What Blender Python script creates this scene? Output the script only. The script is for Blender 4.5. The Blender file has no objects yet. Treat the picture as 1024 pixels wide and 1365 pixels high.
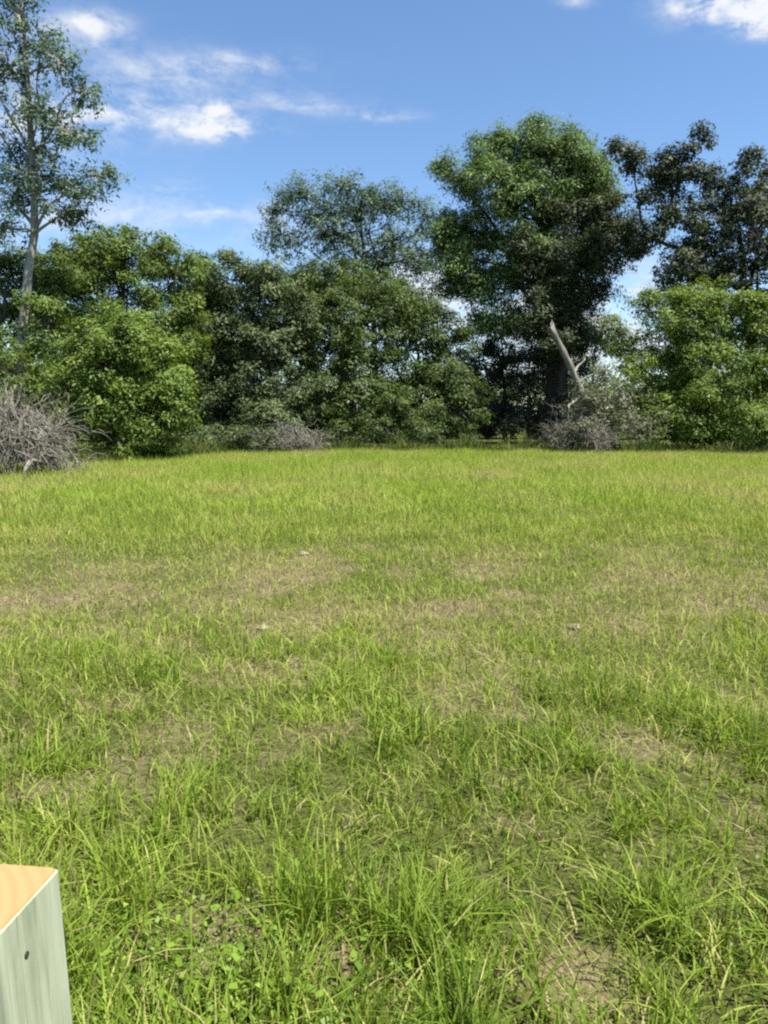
import bpy, bmesh, math
import numpy as np
from mathutils import Vector, Matrix

rng = np.random.default_rng(11)
R = math.radians
scene = bpy.context.scene
COL = scene.collection

# ------------------------------------------------------------------ camera
F = 1025.0                       # focal length in photo pixels (1024 x 1365)
CAM_H = 1.55
PITCH = math.atan((682.5 - 555.0) / F)
cam_data = bpy.data.cameras.new("camera")
cam_data.sensor_fit = 'VERTICAL'
cam_data.sensor_height = 24.0
cam_data.lens = F / 1365.0 * 24.0
cam_data.clip_start = 0.05
cam_data.clip_end = 6000
cam = bpy.data.objects.new("camera", cam_data)
COL.objects.link(cam)
cam.location = (0, 0, CAM_H)
cam.rotation_euler = (R(90) - PITCH, 0, 0)
scene.camera = cam

# ------------------------------------------------------------------ light
SUN_EL, SUN_AZ = R(65), R(126)   # azimuth measured from the view direction, to the right
world = bpy.data.worlds.new("World")
scene.world = world
world.use_nodes = True
sun_data = bpy.data.lights.new("sun", 'SUN')
sun_data.energy = 5.0
sun_data.angle = R(0.53)
sun_data.color = (1.0, 0.95, 0.86)
sun = bpy.data.objects.new("sun", sun_data)
COL.objects.link(sun)
sd = Vector((math.cos(SUN_EL) * math.sin(SUN_AZ), math.cos(SUN_EL) * math.cos(SUN_AZ), math.sin(SUN_EL)))
sun.rotation_euler = sd.to_track_quat('Z', 'Y').to_euler()
sun.location = (30, -10, 40)

scene.view_settings.view_transform = 'Standard'
scene.view_settings.look = 'None'
scene.view_settings.gamma = 1.0
scene.view_settings.use_curve_mapping = False
scene.view_settings.exposure = 1.42
SKY_STRENGTH = 0.073
CLOUD = 4.9

scene.render.engine = 'CYCLES'
scene.cycles.max_bounces = 8
scene.cycles.diffuse_bounces = 4
scene.cycles.transmission_bounces = 4
scene.cycles.glossy_bounces = 2
scene.cycles.filter_width = 2.3
scene.cycles.use_denoising = False
scene.cycles.sample_clamp_indirect = 6


def ray(x, y):
    """world direction, scaled to 1 m along +Y, of a photo pixel"""
    a, b = (x - 512.0) / F, (682.5 - y) / F
    c, s = math.cos(PITCH), math.sin(PITCH)
    d = np.array([a, c + b * s, -s + b * c])
    return d / d[1]


def at(x, y, D):
    d = ray(x, y)
    return np.array([d[0] * D, D, CAM_H + d[2] * D])


def onground(x, y):
    d = ray(x, y)
    t = CAM_H / -d[2]
    return np.array([d[0] * t, t])


# ------------------------------------------------------------------ sky with clouds
def build_sky():
    nt = world.node_tree
    N, L = nt.nodes, nt.links
    N.clear()
    out = N.new('ShaderNodeOutputWorld')
    bg = N.new('ShaderNodeBackground')
    bg.inputs['Strength'].default_value = SKY_STRENGTH
    L.new(bg.outputs[0], out.inputs[0])
    sky = N.new('ShaderNodeTexSky')
    sky.sky_type = 'NISHITA'
    sky.sun_disc = False
    sky.sun_elevation = SUN_EL
    sky.sun_rotation = SUN_AZ
    sky.altitude = 0
    sky.air_density = 1.0
    sky.dust_density = 0.1
    sky.ozone_density = 4.0
    tc = N.new('ShaderNodeTexCoord')
    sep = N.new('ShaderNodeSeparateXYZ')
    L.new(tc.outputs['Generated'], sep.inputs[0])

    def m(op, a, b=None, c=None, clamp=False):
        n = N.new('ShaderNodeMath')
        n.operation = op
        n.use_clamp = clamp
        for i, v in enumerate((a, b, c)):
            if v is None:
                continue
            if isinstance(v, (int, float)):
                n.inputs[i].default_value = v
            else:
                L.new(v, n.inputs[i])
        return n.outputs[0]
    X, Y, Z = sep.outputs
    ysafe = m('MAXIMUM', Y, 0.02)
    U = m('DIVIDE', X, ysafe)
    V = m('DIVIDE', Z, ysafe)
    front = m('GREATER_THAN', Y, 0.05)

    # ragged edges: warp the cloud coordinates with noise on the sky sphere
    def noise(scale, detail, rough, stretch=(1, 1, 1), dist=0.0, off=(0, 0, 0)):
        mp = N.new('ShaderNodeMapping')
        mp.inputs['Scale'].default_value = stretch
        mp.inputs['Location'].default_value = off
        L.new(tc.outputs['Generated'], mp.inputs[0])
        n = N.new('ShaderNodeTexNoise')
        n.inputs['Scale'].default_value = scale
        n.inputs['Detail'].default_value = detail
        n.inputs['Roughness'].default_value = rough
        n.inputs['Distortion'].default_value = dist
        L.new(mp.outputs[0], n.inputs['Vector'])
        return n.outputs[0]
    n1 = noise(11.0, 8, 0.62, (1, 1, 2.2), 0.5)
    n2 = noise(34.0, 6, 0.65, (1, 1, 1.8), 0.4, (3, 1, 0))
    blobs = [  # photo pixel x, y, half width, half height, strength: the cumulus puffs and wisps
        (290, 173, 50, 13, 1.0), (292, 147, 20, 11, .7), (133, 38, 36, 22, .46), (85, 30, 40, 18, .35),
        (60, 155, 95, 28, .7), (215, 105, 85, 24, .31), (335, 86, 90, 16, .33), (395, 140, 75, 14, .36),
        (515, 155, 46, 8, .42), (170, 150, 70, 16, .36), (950, 6, 62, 24, 1.0), (1018, 22, 30, 24, .95),
        (1090, -10, 60, 30, .8), (285, 284, 36, 10, .42), (220, 258, 50, 11, .24), (180, 285, 60, 14, .12), (370, 290, 40, 18, .3),
        (820, 440, 130, 75, .75), (590, 400, 140, 60, .75), (300, 330, 260, 30, .1), (765, 2, 25, 8, .35),
        (150, 300, 120, 30, .12), (40, 300, 70, 40, .3), (-120, 90, 120, 60, .7), (1230, 250, 130, 50, .6),
        (-300, 330, 160, 50, .6), (1400, 60, 150, 60, .7), (230, 105, 220, 70, .10), (110, 200, 160, 90, .10), (260, 275, 160, 50, .07)]
    tot = None
    for (bx, by, a, b, s) in blobs:
        d = ray(bx, by)
        du = m('DIVIDE', m('SUBTRACT', U, float(d[0])), a / F)
        dv = m('DIVIDE', m('SUBTRACT', V, float(d[2])), b / F)
        r2 = m('ADD', m('MULTIPLY', du, du), m('MULTIPLY', dv, dv))
        g = m('MULTIPLY', m('POWER', 2.718, m('MULTIPLY', r2, -0.8)), s)
        tot = g if tot is None else m('ADD', tot, g)
    tot = m('MULTIPLY', m('MINIMUM', tot, 1.15), front)
    # behind and beside the camera the same scattered fair-weather clouds go on
    n3 = noise(4.5, 8, 0.6, (1, 1, 2.0), 0.2, (7, 2, 5))
    wild = m('MULTIPLY', m('SUBTRACT', n3, 0.60), 5.0, clamp=True)
    wild = m('MULTIPLY', wild, m('SUBTRACT', 1.0, front))
    nmix = m('ADD', m('MULTIPLY', n1, 0.62), m('MULTIPLY', n2, 0.38))
    dens = m('MULTIPLY', tot, m('ADD', 0.18, m('MULTIPLY', m('MULTIPLY', m('SUBTRACT', nmix, 0.40), 4.2, clamp=True), 1.35)))
    dens = m('ADD', dens, wild)
    mask = N.new('ShaderNodeMapRange')
    mask.interpolation_type = 'SMOOTHSTEP'
    mask.inputs['From Min'].default_value = 0.02
    mask.inputs['From Max'].default_value = 1.0
    L.new(dens, mask.inputs['Value'])
    above = m('MULTIPLY', m('ADD', Z, 0.02), 30.0, clamp=True)
    fac = m('MULTIPLY', m('MULTIPLY', mask.outputs[0], 0.95), above)
    mix = N.new('ShaderNodeMix')
    mix.data_type = 'RGBA'
    L.new(fac, mix.inputs['Factor'])
    hs = N.new('ShaderNodeHueSaturation')
    hs.inputs['Saturation'].default_value = 1.06
    L.new(sky.outputs[0], hs.inputs['Color'])
    L.new(hs.outputs[0], mix.inputs['A'])
    mix.inputs['B'].default_value = (CLOUD, CLOUD * 1.02, CLOUD * 1.06, 1)
    L.new(mix.outputs['Result'], bg.inputs['Color'])


build_sky()


# ------------------------------------------------------------------ helpers
def tag(o, label=None, cat=None, group=None, kind=None):
    if label:
        o["label"] = label
    if cat:
        o["category"] = cat
    if group:
        o["group"] = group
    if kind:
        o["kind"] = kind
    return o


def empty(name, loc, label=None, cat=None, group=None):
    o = bpy.data.objects.new(name, None)
    o.empty_display_size = 0.3
    COL.objects.link(o)
    o.location = [float(v) for v in loc]
    return tag(o, label, cat, group)


def mesh_obj(name, V, Fc, mats, parent=None, tint=None, matidx=None, smooth=False, origin=None):
    """V (n,3) array, Fc (m,k) array or list of arrays of faces"""
    if not isinstance(Fc, list):
        Fc = [Fc]
    Fc = [np.asarray(f, dtype=np.int32) for f in Fc if len(f)]
    V = np.asarray(V, dtype=np.float32)
    if origin is not None:
        V = V - np.asarray(origin, dtype=np.float32)
    me = bpy.data.meshes.new(name)
    nl = sum(f.size for f in Fc)
    nf = sum(len(f) for f in Fc)
    me.vertices.add(len(V))
    me.loops.add(nl)
    me.polygons.add(nf)
    me.vertices.foreach_set("co", V.ravel())
    me.loops.foreach_set("vertex_index", np.concatenate([f.ravel() for f in Fc]))
    tot = np.concatenate([np.full(len(f), f.shape[1], dtype=np.int32) for f in Fc])
    me.polygons.foreach_set("loop_start", np.concatenate([[0], np.cumsum(tot)[:-1]]).astype(np.int32))
    me.polygons.foreach_set("loop_total", tot)
    if matidx is not None:
        me.polygons.foreach_set("material_index", np.asarray(matidx, dtype=np.int32))
    me.polygons.foreach_set("use_smooth", np.full(nf, smooth, dtype=bool))
    me.update(calc_edges=True)
    if tint is not None:
        at_ = me.attributes.new("tint", 'FLOAT', 'FACE')
        at_.data.foreach_set("value", np.asarray(tint, dtype=np.float32))
    for mt in (mats if isinstance(mats, (list, tuple)) else [mats]):
        me.materials.append(mt)
    o = bpy.data.objects.new(name, me)
    COL.objects.link(o)
    if parent is not None:
        o.parent = parent
        if origin is not None:
            o.location = [float(a) for a in (np.asarray(origin) - np.array(parent.location))]
        else:
            o.location = [-v for v in parent.location]
    elif origin is not None:
        o.location = [float(a) for a in origin]
    return o


def value_noise(x, y, cell, seed):
    r = np.random.default_rng(seed)
    T = r.random((64, 64))
    u, v = x / cell, y / cell
    i, j = np.floor(u).astype(int), np.floor(v).astype(int)
    fu, fv = u - i, v - j
    fu, fv = fu * fu * (3 - 2 * fu), fv * fv * (3 - 2 * fv)
    g = lambda a, b: T[a % 64, b % 64]
    return (g(i, j) * (1 - fu) + g(i + 1, j) * fu) * (1 - fv) + (g(i, j + 1) * (1 - fu) + g(i + 1, j + 1) * fu) * fv


def fbm(x, y, cell, seed, octv=3):
    s, a, t = 0, 1.0, 0
    for k in range(octv):
        s = s + a * value_noise(x, y, cell / 2 ** k, seed + k)
        t += a
        a *= 0.5
    return s / t


def ground_z(x, y):
    x, y = np.asarray(x, float), np.asarray(y, float)
    near = np.clip(y / 6.0, 0.15, 1)
    return (fbm(x + 50, y + 50, 3.0, 3) - 0.5) * 0.10 * near + (fbm(x + 90, y + 20, 0.55, 9, 2) - 0.5) * 0.05


def norm(a):
    return a / np.maximum(np.linalg.norm(a, axis=-1, keepdims=True), 1e-9)


# ------------------------------------------------------------------ materials
def new_mat(name):
    mt = bpy.data.materials.new(name)
    mt.use_nodes = True
    nt = mt.node_tree
    nt.nodes.clear()
    return mt, nt.nodes, nt.links


def leaf_mat(name, stops, trans=0.3, rough=0.55, spec=0.25):
    mt, N, L = new_mat(name)
    at_ = N.new('ShaderNodeAttribute')
    at_.attribute_name = "tint"
    cr = N.new('ShaderNodeValToRGB')
    el = cr.color_ramp.elements
    while len(el) > 1:
        el.remove(el[0])
    el[0].position, el[0].color = stops[0][0], (*stops[0][1], 1)
    for p, c in stops[1:]:
        e = el.new(p)
        e.color = (*c, 1)
    L.new(at_.outputs['Fac'], cr.inputs[0])
    p = N.new('ShaderNodeBsdfPrincipled')
    p.inputs['Roughness'].default_value = rough
    p.inputs['Specular IOR Level'].default_value = spec
    L.new(cr.outputs[0], p.inputs['Base Color'])
    t = N.new('ShaderNodeBsdfTranslucent')
    hs = N.new('ShaderNodeHueSaturation')
    hs.inputs['Hue'].default_value = 0.485
    hs.inputs['Saturation'].default_value = 1.1
    hs.inputs['Value'].default_value = 1.5
    L.new(cr.outputs[0], hs.inputs['Color'])
    L.new(hs.outputs[0], t.inputs[0])
    mx = N.new('ShaderNodeMixShader')
    mx.inputs[0].default_value = trans
    L.new(p.outputs[0], mx.inputs[1])
    L.new(t.outputs[0], mx.inputs[2])
    o = N.new('ShaderNodeOutputMaterial')
    L.new(mx.outputs[0], o.inputs[0])
    return mt


def bark_mat(name, c1, c2, scale=6.0, stretch=(1, 1, 0.2), bump=0.4):
    mt, N, L = new_mat(name)
    tc = N.new('ShaderNodeTexCoord')
    mp = N.new('ShaderNodeMapping')
    mp.inputs['Scale'].default_value = stretch
    L.new(tc.outputs['Object'], mp.inputs[0])
    n = N.new('ShaderNodeTexNoise')
    n.inputs['Scale'].default_value = scale
    n.inputs['Detail'].default_value = 6
    n.inputs['Roughness'].default_value = 0.65
    L.new(mp.outputs[0], n.inputs['Vector'])
    cr = N.new('ShaderNodeValToRGB')
    cr.color_ramp.elements[0].position, cr.color_ramp.elements[0].color = 0.32, (*c1, 1)
    cr.color_ramp.elements[1].position, cr.color_ramp.elements[1].color = 0.68, (*c2, 1)
    L.new(n.outputs[0], cr.inputs[0])
    p = N.new('ShaderNodeBsdfPrincipled')
    p.inputs['Roughness'].default_value = 0.85
    p.inputs['Specular IOR Level'].default_value = 0.15
    L.new(cr.outputs[0], p.inputs['Base Color'])
    b = N.new('ShaderNodeBump')
    b.inputs['Strength'].default_value = bump
    b.inputs['Distance'].default_value = 0.03
    L.new(n.outputs[0], b.inputs['Height'])
    L.new(b.outputs[0], p.inputs['Normal'])
    o = N.new('ShaderNodeOutputMaterial')
    L.new(p.outputs[0], o.inputs[0])
    return mt


def green(d, m_, l, k=1.25):
    return [(p, tuple(v * k for v in c)) for p, c in ((0.0, d), (0.5, m_), (1.0, l))]


M = {
    'bark': bark_mat('bark', (.03, .025, .02), (.09, .078, .065)),
    'bark_pale': bark_mat('bark_pale', (.16, .15, .13), (.34, .32, .285)),
    'snag': bark_mat('snag_wood', (.085, .08, .066), (.225, .21, .175), 7.0, (1, 1, .3), 0.8),
    'dead': bark_mat('dead_wood', (.075, .070, .056), (.235, .222, .182), 9.0),
    'dead_dark': bark_mat('dead_wood_dark', (.048, .043, .031), (.14, .128, .098), 9.0),
    'slender': leaf_mat('leaf_slender', green((.036, .062, .036), (.062, .102, .056), (.115, .165, .09))),
    'olive': leaf_mat('leaf_olive', green((.035, .060, .013), (.068, .108, .018), (.13, .175, .030))),
    'bright': leaf_mat('leaf_bright', green((.044, .074, .012), (.085, .132, .021), (.155, .205, .040), 1.28)),
    'greyolive': leaf_mat('leaf_grey_olive', green((.030, .045, .017), (.052, .075, .026), (.085, .115, .040), 1.45), .22),
    'mid': leaf_mat('leaf_mid', green((.027, .046, .011), (.052, .083, .017), (.105, .148, .030), 1.22), .25),
    'oak': leaf_mat('leaf_oak', green((.024, .044, .012), (.048, .080, .019), (.095, .140, .034), 1.75), .28),
    'oakdark': leaf_mat('leaf_dark', green((.014, .024, .011), (.026, .036, .016), (.060, .070, .026), 1.45), .2),
    'darkgreen': leaf_mat('leaf_oak_dark', green((.017, .027, .010), (.032, .046, .015), (.068, .084, .026), 1.3), .2),  # naturally dark leaves of the tree against the big one
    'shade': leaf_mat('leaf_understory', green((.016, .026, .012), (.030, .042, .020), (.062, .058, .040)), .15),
    'lime': leaf_mat('leaf_lime', green((.040, .068, .012), (.080, .125, .017), (.14, .185, .030), 1.32)),
    'deadleaf': leaf_mat('dead_leaf', green((.05, .04, .03), (.12, .09, .06), (.2, .16, .11), 1.0), .1),
    'vine': leaf_mat('leaf_vine', green((.055, .068, .034), (.100, .112, .058), (.17, .18, .10), 1.05)),
    'sparse': leaf_mat('leaf_sparse', green((.035, .060, .035), (.062, .10, .055), (.11, .155, .085))),
}


# ------------------------------------------------------------------ tubes
def tube(path, radii, sides=7):
    P = np.asarray(path, float)
    n = len(P)
    T = norm(np.gradient(P, axis=0))
    ref = np.array([0.0, 0.0, 1.0]) if abs(T[0][2]) < 0.8 else np.array([1.0, 0, 0])
    A = norm(np.cross(T, ref))
    B = np.cross(T, A)
    th = np.linspace(0, 2 * np.pi, sides, endpoint=False)
    ring = A[:, None, :] * np.cos(th)[None, :, None] + B[:, None, :] * np.sin(th)[None, :, None]
    V = P[:, None, :] + ring * np.asarray(radii)[:, None, None]
    i = np.arange(n - 1)[:, None] * sides
    j = np.arange(sides)[None, :]
    k = (j + 1) % sides
    Fq = np.stack([i + j, i + k, i + sides + k, i + sides + j], -1).reshape(-1, 4)
    V = np.concatenate([V.reshape(-1, 3), P[-1:]])
    tip = np.stack([(n - 1) * sides + j[0], (n - 1) * sides + k[0], np.full(sides, len(V) - 1), np.full(sides, len(V) - 1)], -1)
    return V, Fq, tip[:, :3]


def wander(a, b, n, amp, r, sag=0.0):
    """bent path from a to b"""
    a, b = np.asarray(a, float), np.asarray(b, float)
    t = np.linspace(0, 1, n)[:, None]
    P = a + (b - a) * t
    ln = np.linalg.norm(b - a)
    for k in range(1, 4):
        P = P + np.sin(t * np.pi * k) * r.normal(0, amp * ln / k, 3)[None, :]
    P[:, 2] += (np.sin(t[:, 0] * np.pi) * sag * ln)
    return P


# ------------------------------------------------------------------ leaves
def leaves(centres, radii, outward, n_each, size, r, tint_c, flat=0.7, aspect=0.5, droop=0.0):
    """leaf quads spread round clump centres"""
    n_each = np.maximum(n_each.astype(int), 1)
    idx = np.repeat(np.arange(len(centres)), n_each)
    n = len(idx)
    d = norm(r.normal(size=(n, 3)))
    rad = r.random(n) ** 0.5
    off = d * rad[:, None] * radii[idx][:, None]
    off[:, 2] *= flat
    P = centres[idx] + off
    if droop:
        P[:, 2] -= droop * radii[idx] * rad ** 2
    nrm = norm(0.6 * outward[idx] + 0.45 * d + np.array([0, 0, 0.55]) + r.normal(0, 0.42, (n, 3)))
    tdir = norm(np.cross(nrm, r.normal(size=(n, 3))))
    b = np.cross(nrm, tdir)
    ln = size * (0.45 + 1.0 * r.random(n) ** 1.5)
    w = ln * aspect * r.uniform(0.7, 1.2, n)
    ctr = P
    sk = r.uniform(-0.35, 0.35, n)
    v0 = ctr - tdir * ln[:, None] * 0.42 + b * (w * (0.5 + sk))[:, None]
    v1 = ctr - tdir * ln[:, None] * 0.30 - b * (w * (0.5 - sk))[:, None]
    v2 = ctr + tdir * ln[:, None] * 0.62
    V = np.stack([v0, v1, v2], 1).reshape(-1, 3)
    Fq = np.arange(n * 3).reshape(n, 3)
    tint = np.clip(tint_c[idx] + r.normal(0, 0.12, n), 0, 1)
    return V, Fq, tint


def tree(name, label, D, lobes, trunk, trunk_r, mat, bark='bark', n=20000, size=0.17, clump=0.5, per=55,
         shell=0.45, seed=0, cat='tree', fork=0.45, depth=0.9, flat=0.7, limbs=True, bias=0.0, group=None, extra_limbs=(), droop=0.15, limb_n=99):
    """lobes: photo px x, y, half width, half height, optional depth offset m, optional weight"""
    r = np.random.default_rng(1000 + seed)
    if per > 30:
        n, size, per = n * 2.4, size * 0.92, per * 1.7
    k = D / F
    tp = [at(p[0], p[1], D) for p in trunk]
    base = tp[0].copy()
    base[2] = float(ground_z(base[0], base[1])) - 0.06
    tp[0] = base
    root = empty(name, base, label, cat, group)
    # trunk resampled and slightly crooked
    tt = np.linspace(0, 1, 14)
    P = np.array(tp)
    seg = np.concatenate([[0], np.cumsum(np.linalg.norm(np.diff(P, axis=0), axis=1))])
    seg /= seg[-1]
    path = np.stack([np.interp(tt, seg, P[:, q]) for q in range(3)], 1)
    path[1:-1] += r.normal(0, trunk_r * 0.25, path[1:-1].shape)
    rad = trunk_r * (1 - 0.72 * tt) * (1 + 0.5 * np.exp(-tt * 18))
    V, Q, T3 = tube(path, rad, 9)
    mesh_obj('trunk', V, [Q, T3], M[bark], root, smooth=True)
    # lobes -> clumps
    sat = []
    for lb in lobes:
        if lb[2] < 16 or per <= 45:
            continue
        for q in range(3):
            a_ = r.uniform(-0.25 * np.pi, 1.25 * np.pi)
            f_ = r.uniform(0.28, 0.46)
            dd_ = (lb[4] if len(lb) > 4 else 0) + r.uniform(-.6, .3) * lb[2] * k
            sat.append((lb[0] + lb[2] * math.cos(a_) * .92, lb[1] - lb[3] * math.sin(a_) * .92, lb[2] * f_, lb[3] * f_ * r.uniform(.7, 1.1), dd_, (lb[5] if len(lb) > 5 else 1) * 1.0))
    n_main = len(lobes)
    lobes = list(lobes) + sat
    C, O, W = [], [], []
    lc = []
    vol = []
    for lb in lobes:
        x, y, a, b = lb[:4]
        dd = lb[4] if len(lb) > 4 else r.uniform(-0.35, 0.35) * a * k * 1.5
        w = lb[5] if len(lb) > 5 else 1.0
        c = at(x, y, D)
        c[1] += dd
        ax = np.array([a * k, a * k * depth, b * k])
        lc.append((c, ax))
        vol.append(w * (ax[0] * ax[1] * ax[2]) ** (2 / 3))
    vol = np.array(vol)
    ncl = np.maximum((n / per * vol / vol.sum()).astype(int), 2)
    for (c, ax), m_ in zip(lc, ncl):
        d = norm(r.normal(size=(m_, 3)))
        rr = shell + (1.06 - shell) * r.random(m_) ** 0.6
        ph = r.uniform(0, 6, 3)
        lump = 1 + 0.20 * np.sin(d[:, 0] * 5 + ph[0]) * np.sin(d[:, 2] * 6 + ph[1]) + 0.16 * np.sin(d[:, 1] * 9 + ph[2])
        p = c + d * ax * (rr * lump)[:, None]
        C.append(p)
        O.append(norm(d / ax * ax.mean()))
        W.append(np.full(m_, 0.0))
    C, O = np.concatenate(C), np.concatenate(O)
    C[:, 2] = np.maximum(C[:, 2], 0.15)
    m_ = len(C)
    cr = clump * r.uniform(0.55, 1.35, m_)
    ne = per * r.uniform(0.5, 1.5, m_) * (cr / clump) ** 1.6
    tc = np.clip(0.46 + bias + r.normal(0, 0.17, m_) + 0.30 * (fbm(C[:, 0] + 200, C[:, 2] + C[:, 1] + 200, 2.2, 40 + seed) - 0.5), 0, 1)
    Vl, Fl, tint = leaves(C, cr, O, ne, size, r, tc, flat=flat, droop=droop)
    # limbs: one per lobe, from the upper trunk into the lobe
    tw_V, tw_F = [], []
    off = len(Vl)
    tops = []
    if limbs:
        for (c, ax) in lc[:min(n_main, limb_n)]:
            ts = r.uniform(fork, 0.95)
            s = np.array([np.interp(ts, tt, path[:, q]) for q in range(3)])
            if s[2] > c[2] + 0.3:
                ok = np.where(path[:, 2] < c[2])[0]
                s = path[ok[-1]] if len(ok) else path[1]
            lp = wander(s, c, 9, 0.05, r, 0.05)
            r0 = max(0.03, trunk_r * 0.42 * (1 - 0.5 * ts))
            V, Q, T3 = tube(lp, np.linspace(r0, 0.02, 9), 6)
            mesh_obj('limb', V, [Q, T3], M[bark], root, smooth=True)
        for (pa) in extra_limbs:
            q = np.array([at(*u) for u in pa])
            sg = np.linspace(0, 1, len(q))
            t9 = np.linspace(0, 1, 12)
            lp = np.stack([np.interp(t9, sg, q[:, z]) for z in range(3)], 1)
            lp[1:-1] += r.normal(0, 0.06, lp[1:-1].shape)
            V, Q, T3 = tube(lp, np.linspace(trunk_r * 0.4, 0.035, 12), 6)
            mesh_obj('limb', V, [Q, T3], M[bark], root, smooth=True)
        # twigs from the lobe centre to its clumps
        st = 0
        for (c, ax), mm in zip(lc, ncl):
            sel = np.arange(st, st + mm)
            st += mm
            for q in sel[:: 1 if mm < 40 else 2]:
                tp_ = wander(c + (C[q] - c) * 0.12, C[q], 4, 0.06, r)
                V, Q, T3 = tube(tp_, [0.028, 0.021, 0.014, 0.006], 3)
                tw_V.append(V)
                tw_F.append(Q + off)
                off += len(V)
    Vall = np.concatenate([Vl] + tw_V) if tw_V else Vl
    Fall = [Fl] + tw_F
    nfa = sum(len(f) for f in Fall)
    mi = np.zeros(nfa, int)
    mi[len(Fl):] = 1
    tn = np.concatenate([tint, np.zeros(nfa - len(Fl))])
    mesh_obj('crown', Vall, Fall, [M[mat], M[bark]], root, tint=tn, matidx=mi)
    return root


# ------------------------------------------------------------------ ground
BARE = [(365, 762, 75, 26, .9), (590, 815, 60, 18, .9), (352, 836, 50, 12, .95), (445, 968, 40, 14, .8),
        (300, 1255, 85, 60, 1.0), (768, 1310, 80, 55, .85), (835, 838, 90, 30, .75), (60, 985, 70, 30, .5),
        (770, 845, 40, 14, .8), (120, 760, 110, 25, .5), (900, 770, 110, 22, .6), (120, 830, 120, 30, .6),
        (455, 1285, 50, 45, .95), (300, 750, 60, 14, .5), (660, 760, 80, 14, .5), (150, 930, 60, 18, .55),
        (700, 890, 50, 18, .5), (960, 790, 70, 18, .6), (330, 1080, 25, 25, .5), (540, 760, 40, 14, .5),
        (640, 1180, 35, 20, .4), (470, 1095, 30, 16, .5), (870, 1120, 30, 25, .4), (1010, 800, 60, 14, .6),
        (90, 795, 120, 26, .75), (215, 860, 80, 20, .7), (40, 905, 60, 18, .6), (285, 800, 60, 14, .7), (430, 800, 55, 14, .65),
        (240, 965, 55, 16, .6), (560, 905, 40, 13, .5), (90, 1065, 50, 20, .5), (890, 835, 80, 20, .7), (520, 850, 50, 12, .6),
        (690, 820, 50, 12, .6), (170, 1010, 45, 14, .5), (350, 1010, 35, 12, .45), (760, 960, 40, 14, .45), (930, 910, 40, 14, .5)]
bare_w = []
for (x, y, a, b, s) in BARE:
    c = onground(x, y)
    p1, p2 = onground(x + a, y), onground(x, y - b)
    p3 = onground(x, y + b)
    bare_w.append((c[0], c[1], p1[0] - c[0], max(0.12, (p2[1] - p3[1]) / 2), s))


def bareness(x, y):
    v = np.zeros_like(x, dtype=float)
    nx = (fbm(x + 30, y + 70, 0.35, 71, 3) - 0.5) * 1.2
    for (cx, cy, a, b, s) in bare_w:
        q = ((x - cx) / a) ** 2 + ((y - cy) / b) ** 2
        v = np.maximum(v, s * np.exp(-q * 0.7))
    # thin, patchy turf between four and ten metres out
    belt = np.clip((y - 1.8) / 2.2, 0.3, 1) * np.clip((11.0 - y) / 3.6, 0, 1)
    v = np.maximum(v, belt * np.clip((fbm(x + 10, y + 33, 0.5, 55, 4) - 0.46) * 3.6, 0, 0.62))
    v = np.maximum(v, np.clip((fbm(x + 77, y + 5, 0.6, 23, 3) - 0.62) * 3.0, 0, 0.6) * (y < 12))
    return np.clip(v + nx * v, 0, 1)


def axis(dense_lo, dense_hi, step, far):
    a = list(np.arange(dense_lo, dense_hi, step))
    s, v = step, a[-1]
    while v < far:
        s *= 1.22
        v += s
        a.append(v)
    s, v = step, a[0]
    pre = []
    while v > -far:
        s *= 1.22
        v -= s
        pre.append(v)
    return np.array(pre[::-1] + a)


gx, gy = axis(-6.5, 6.5, 0.11, 2500), axis(0.6, 13, 0.11, 2500)
GX, GY = np.meshgrid(gx, gy)
GZ = ground_z(GX, GY) * np.where((np.abs(GX) < 60) & (np.abs(GY) < 80), 1, 0)
nxg, nyg = len(gx), len(gy)
Vg = np.stack([GX.ravel(), GY.ravel(), GZ.ravel()], 1)
ii, jj = np.meshgrid(np.arange(nyg - 1), np.arange(nxg - 1), indexing='ij')
q0 = (ii * nxg + jj).ravel()
Fg = np.stack([q0, q0 + 1, q0 + nxg + 1, q0 + nxg], 1)


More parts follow.
